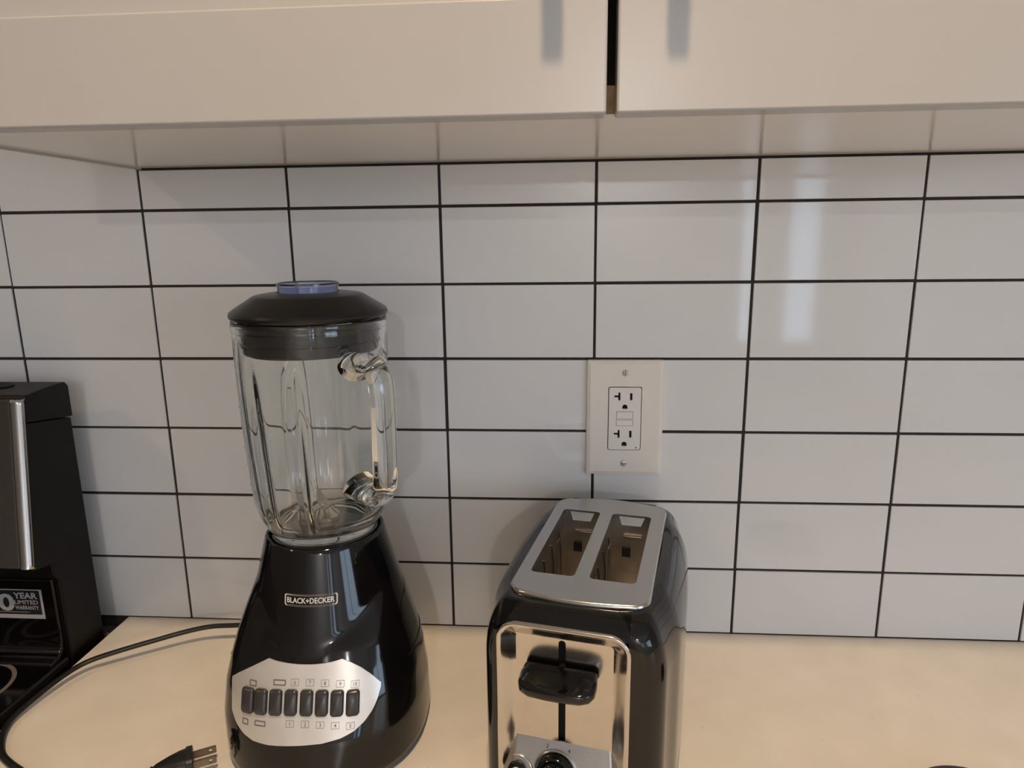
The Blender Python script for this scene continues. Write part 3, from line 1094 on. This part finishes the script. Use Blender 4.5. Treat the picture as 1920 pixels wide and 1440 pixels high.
# pressed steel front panel
CX = -4.0
fy = lambda a, b, d: (a, YF - 1.2 + d, b)
pr = MB()


def prr(i):
    return rrect(CX - 50 + i, CX + 47 - i, 12 + i, 167.5 - i, max(3.0, 15 - i), 7)


lev = [(0.0, 3.4), (0.2, 0.6), (0.8, 0.0), (2.0, -0.2), (3.2, 0.3), (4.4, 1.3), (9.6, 5.6), (11.2, 7.2), (13.0, 8.2)]
pr.loft([[fy(a, b, d) for a, b in prr(i)] for i, d in lev])
slot = rrect(-9.4, -4.2, 70, 153.5, 2.5, 5)
fp = pr.build('front_panel', M_PRESS, ts, smooth=60)
MB().plate(prr(12.9), [slot], fy, 9.0, 8.2).build('panel_floor', M_PRESS, fp)
MB().box(-14, 0, YF + 12, YF + 14, 60, 158).build('lever_slot_back', M_VOID, ts)
# sloping control block at the bottom of the panel
cbk = MB()
T_, B_ = (YF + 6.8, 70.5), (YF - 12.0, 18.0)
cbk.add([(CX - 37, T_[0], T_[1]), (CX + 33, T_[0], T_[1]), (CX + 39, B_[0], B_[1]), (CX - 39, B_[0], B_[1]),
         (CX - 38, YF + 8, 71.5), (CX + 34, YF + 8, 71.5), (CX + 40, YF + 8, 16), (CX - 40, YF + 8, 16)],
        [(0, 1, 2, 3), (4, 7, 6, 5), (0, 4, 5, 1), (1, 5, 6, 2), (2, 6, 7, 3), (3, 7, 4, 0)])
cblock = cbk.build('control_block', M_STEELD, ts, bevel=1.6, seg=3, smooth=35)
tv = Vector((0, B_[0] - T_[0], B_[1] - T_[1])).normalized()      # down the slope
nv = Vector((0, tv.z, -tv.y))
if nv.y > 0:
    nv = -nv


def ctrl(x, z, d):
    t = (z - T_[1]) / (B_[1] - T_[1])
    p = Vector((x, T_[0] + (B_[0] - T_[0]) * t, z))
    return p + nv * d


def knob(name, prof, x, z, m, parent, n=40):
    mb = MB()
    rings = []
    c0 = ctrl(x, z, 0)
    for r, d in prof:
        rings.append([tuple(c0 + Vector((1, 0, 0)) * (r * math.cos(2 * math.pi * k / n)) - tv * (r * math.sin(2 * math.pi * k / n)) + nv * d) for k in range(n)])
    mb.loft(rings, True, False, True)
    return mb.build(name, m, parent, smooth=35)


DX, DZ = -10.0, 49.5
knob('dial_ring', [(16.4, 0), (16.4, 1.0), (15.4, 1.5), (14.8, 0.6)], DX, DZ, M_WIRE, cblock)
dial = knob('browning_dial', [(14.6, 0.2), (14.2, 4.0), (13.2, 6.0), (11.0, 7.2), (9.6, 6.6), (8.8, 10.5), (7.8, 11.6), (0.5, 11.8)], DX, DZ, M_BLACK, ts)
bt = knob('cancel_button', [(7.4, 0), (7.2, 2.4), (6.0, 3.2), (0.3, 3.6)], -38.5, 46, M_BLACK, ts, 28)
knob('button_ring', [(4.0, 3.3), (4.0, 3.75), (3.2, 3.75), (3.2, 3.3)], -38.5, 46, M_PRINTW, bt, 28)
arc = MB()
c0 = ctrl(-38.5, 46, 0)
arc.tube([tuple(c0 + Vector((1, 0, 0)) * (11.5 * math.cos(math.radians(t))) - tv * (11.5 * math.sin(math.radians(t))) + nv * 0.5) for t in range(-20, 111, 10)], 0.9, 8)
arc.build('bezel_arc', M_WIRE, cblock, smooth=60)
for s_, ang in (('3', 112), ('4', 62)):
    v, f = text_geo(s_, 3.0)
    a = math.radians(ang)
    ox, oz = 19.4 * math.cos(a), 19.4 * math.sin(a)
    MB().add([tuple(ctrl(DX, DZ, 0.12) + Vector((1, 0, 0)) * (ox + p) - tv * (oz + q)) for p, q in v], f).build('dial_digit', M_PRINTB, cblock)
# push-down lever
lv = MB()
rings = []
LZ = 128.5
lo = []
for x, y in ((-28, -4), (-29, -12), (-28.5, -20), (-26, -25), (-20, -28), (-8, -29), (8, -29), (20, -28), (26, -25), (28.5, -20), (29, -12), (28, -4)):
    lo.append((x * 0.95 - 7.2, YF + 8 + y))
cx_, cy_ = -6.8, YF - 8


def lvring(k, dz, sl):
    return [(cx_ + (x - cx_) * k, cy_ + (y - cy_) * k, LZ + dz + sl * (y - (YF - 8)) / 14.0) for x, y in lo]


lv.loft([lvring(0.88, -5.0, 0.5), lvring(0.95, -4.2, 0.5), lvring(1.0, -2.5, 0.8), lvring(1.0, 1.5, 1.6), lvring(0.97, 3.6, 2.0), lvring(0.90, 4.8, 2.4), lvring(0.6, 4.2, 2.8)], True, True, True)
lv.build('lever', M_BLACK, ts, smooth=50)
MB().box(-9, -4.6, YF - 2, YF + 13, LZ - 4, LZ + 4).build('lever_stem', M_BLACKM, ts)

# ------------------------------------------------------------------ round black lid at the lower right
ld = empty('jar_lid', (746, -248, 0))
tag(ld, 'round black lid lying on the worktop right of the toaster', 'lid')
MB().lathe([(46, 0), (49.5, 1), (50, 3), (50, 9), (48.5, 11.5), (45, 12.5), (42, 12), (41, 10.5), (0.01, 10.5)], 64, cap0=True).build('disc', M_BLACK, ld, smooth=30)
MB().lathe([(7, 10.3), (6, 14), (9, 18), (10, 21), (8, 23.5), (0.01, 24)], 32).build('knob', M_BLACK, ld, smooth=40)
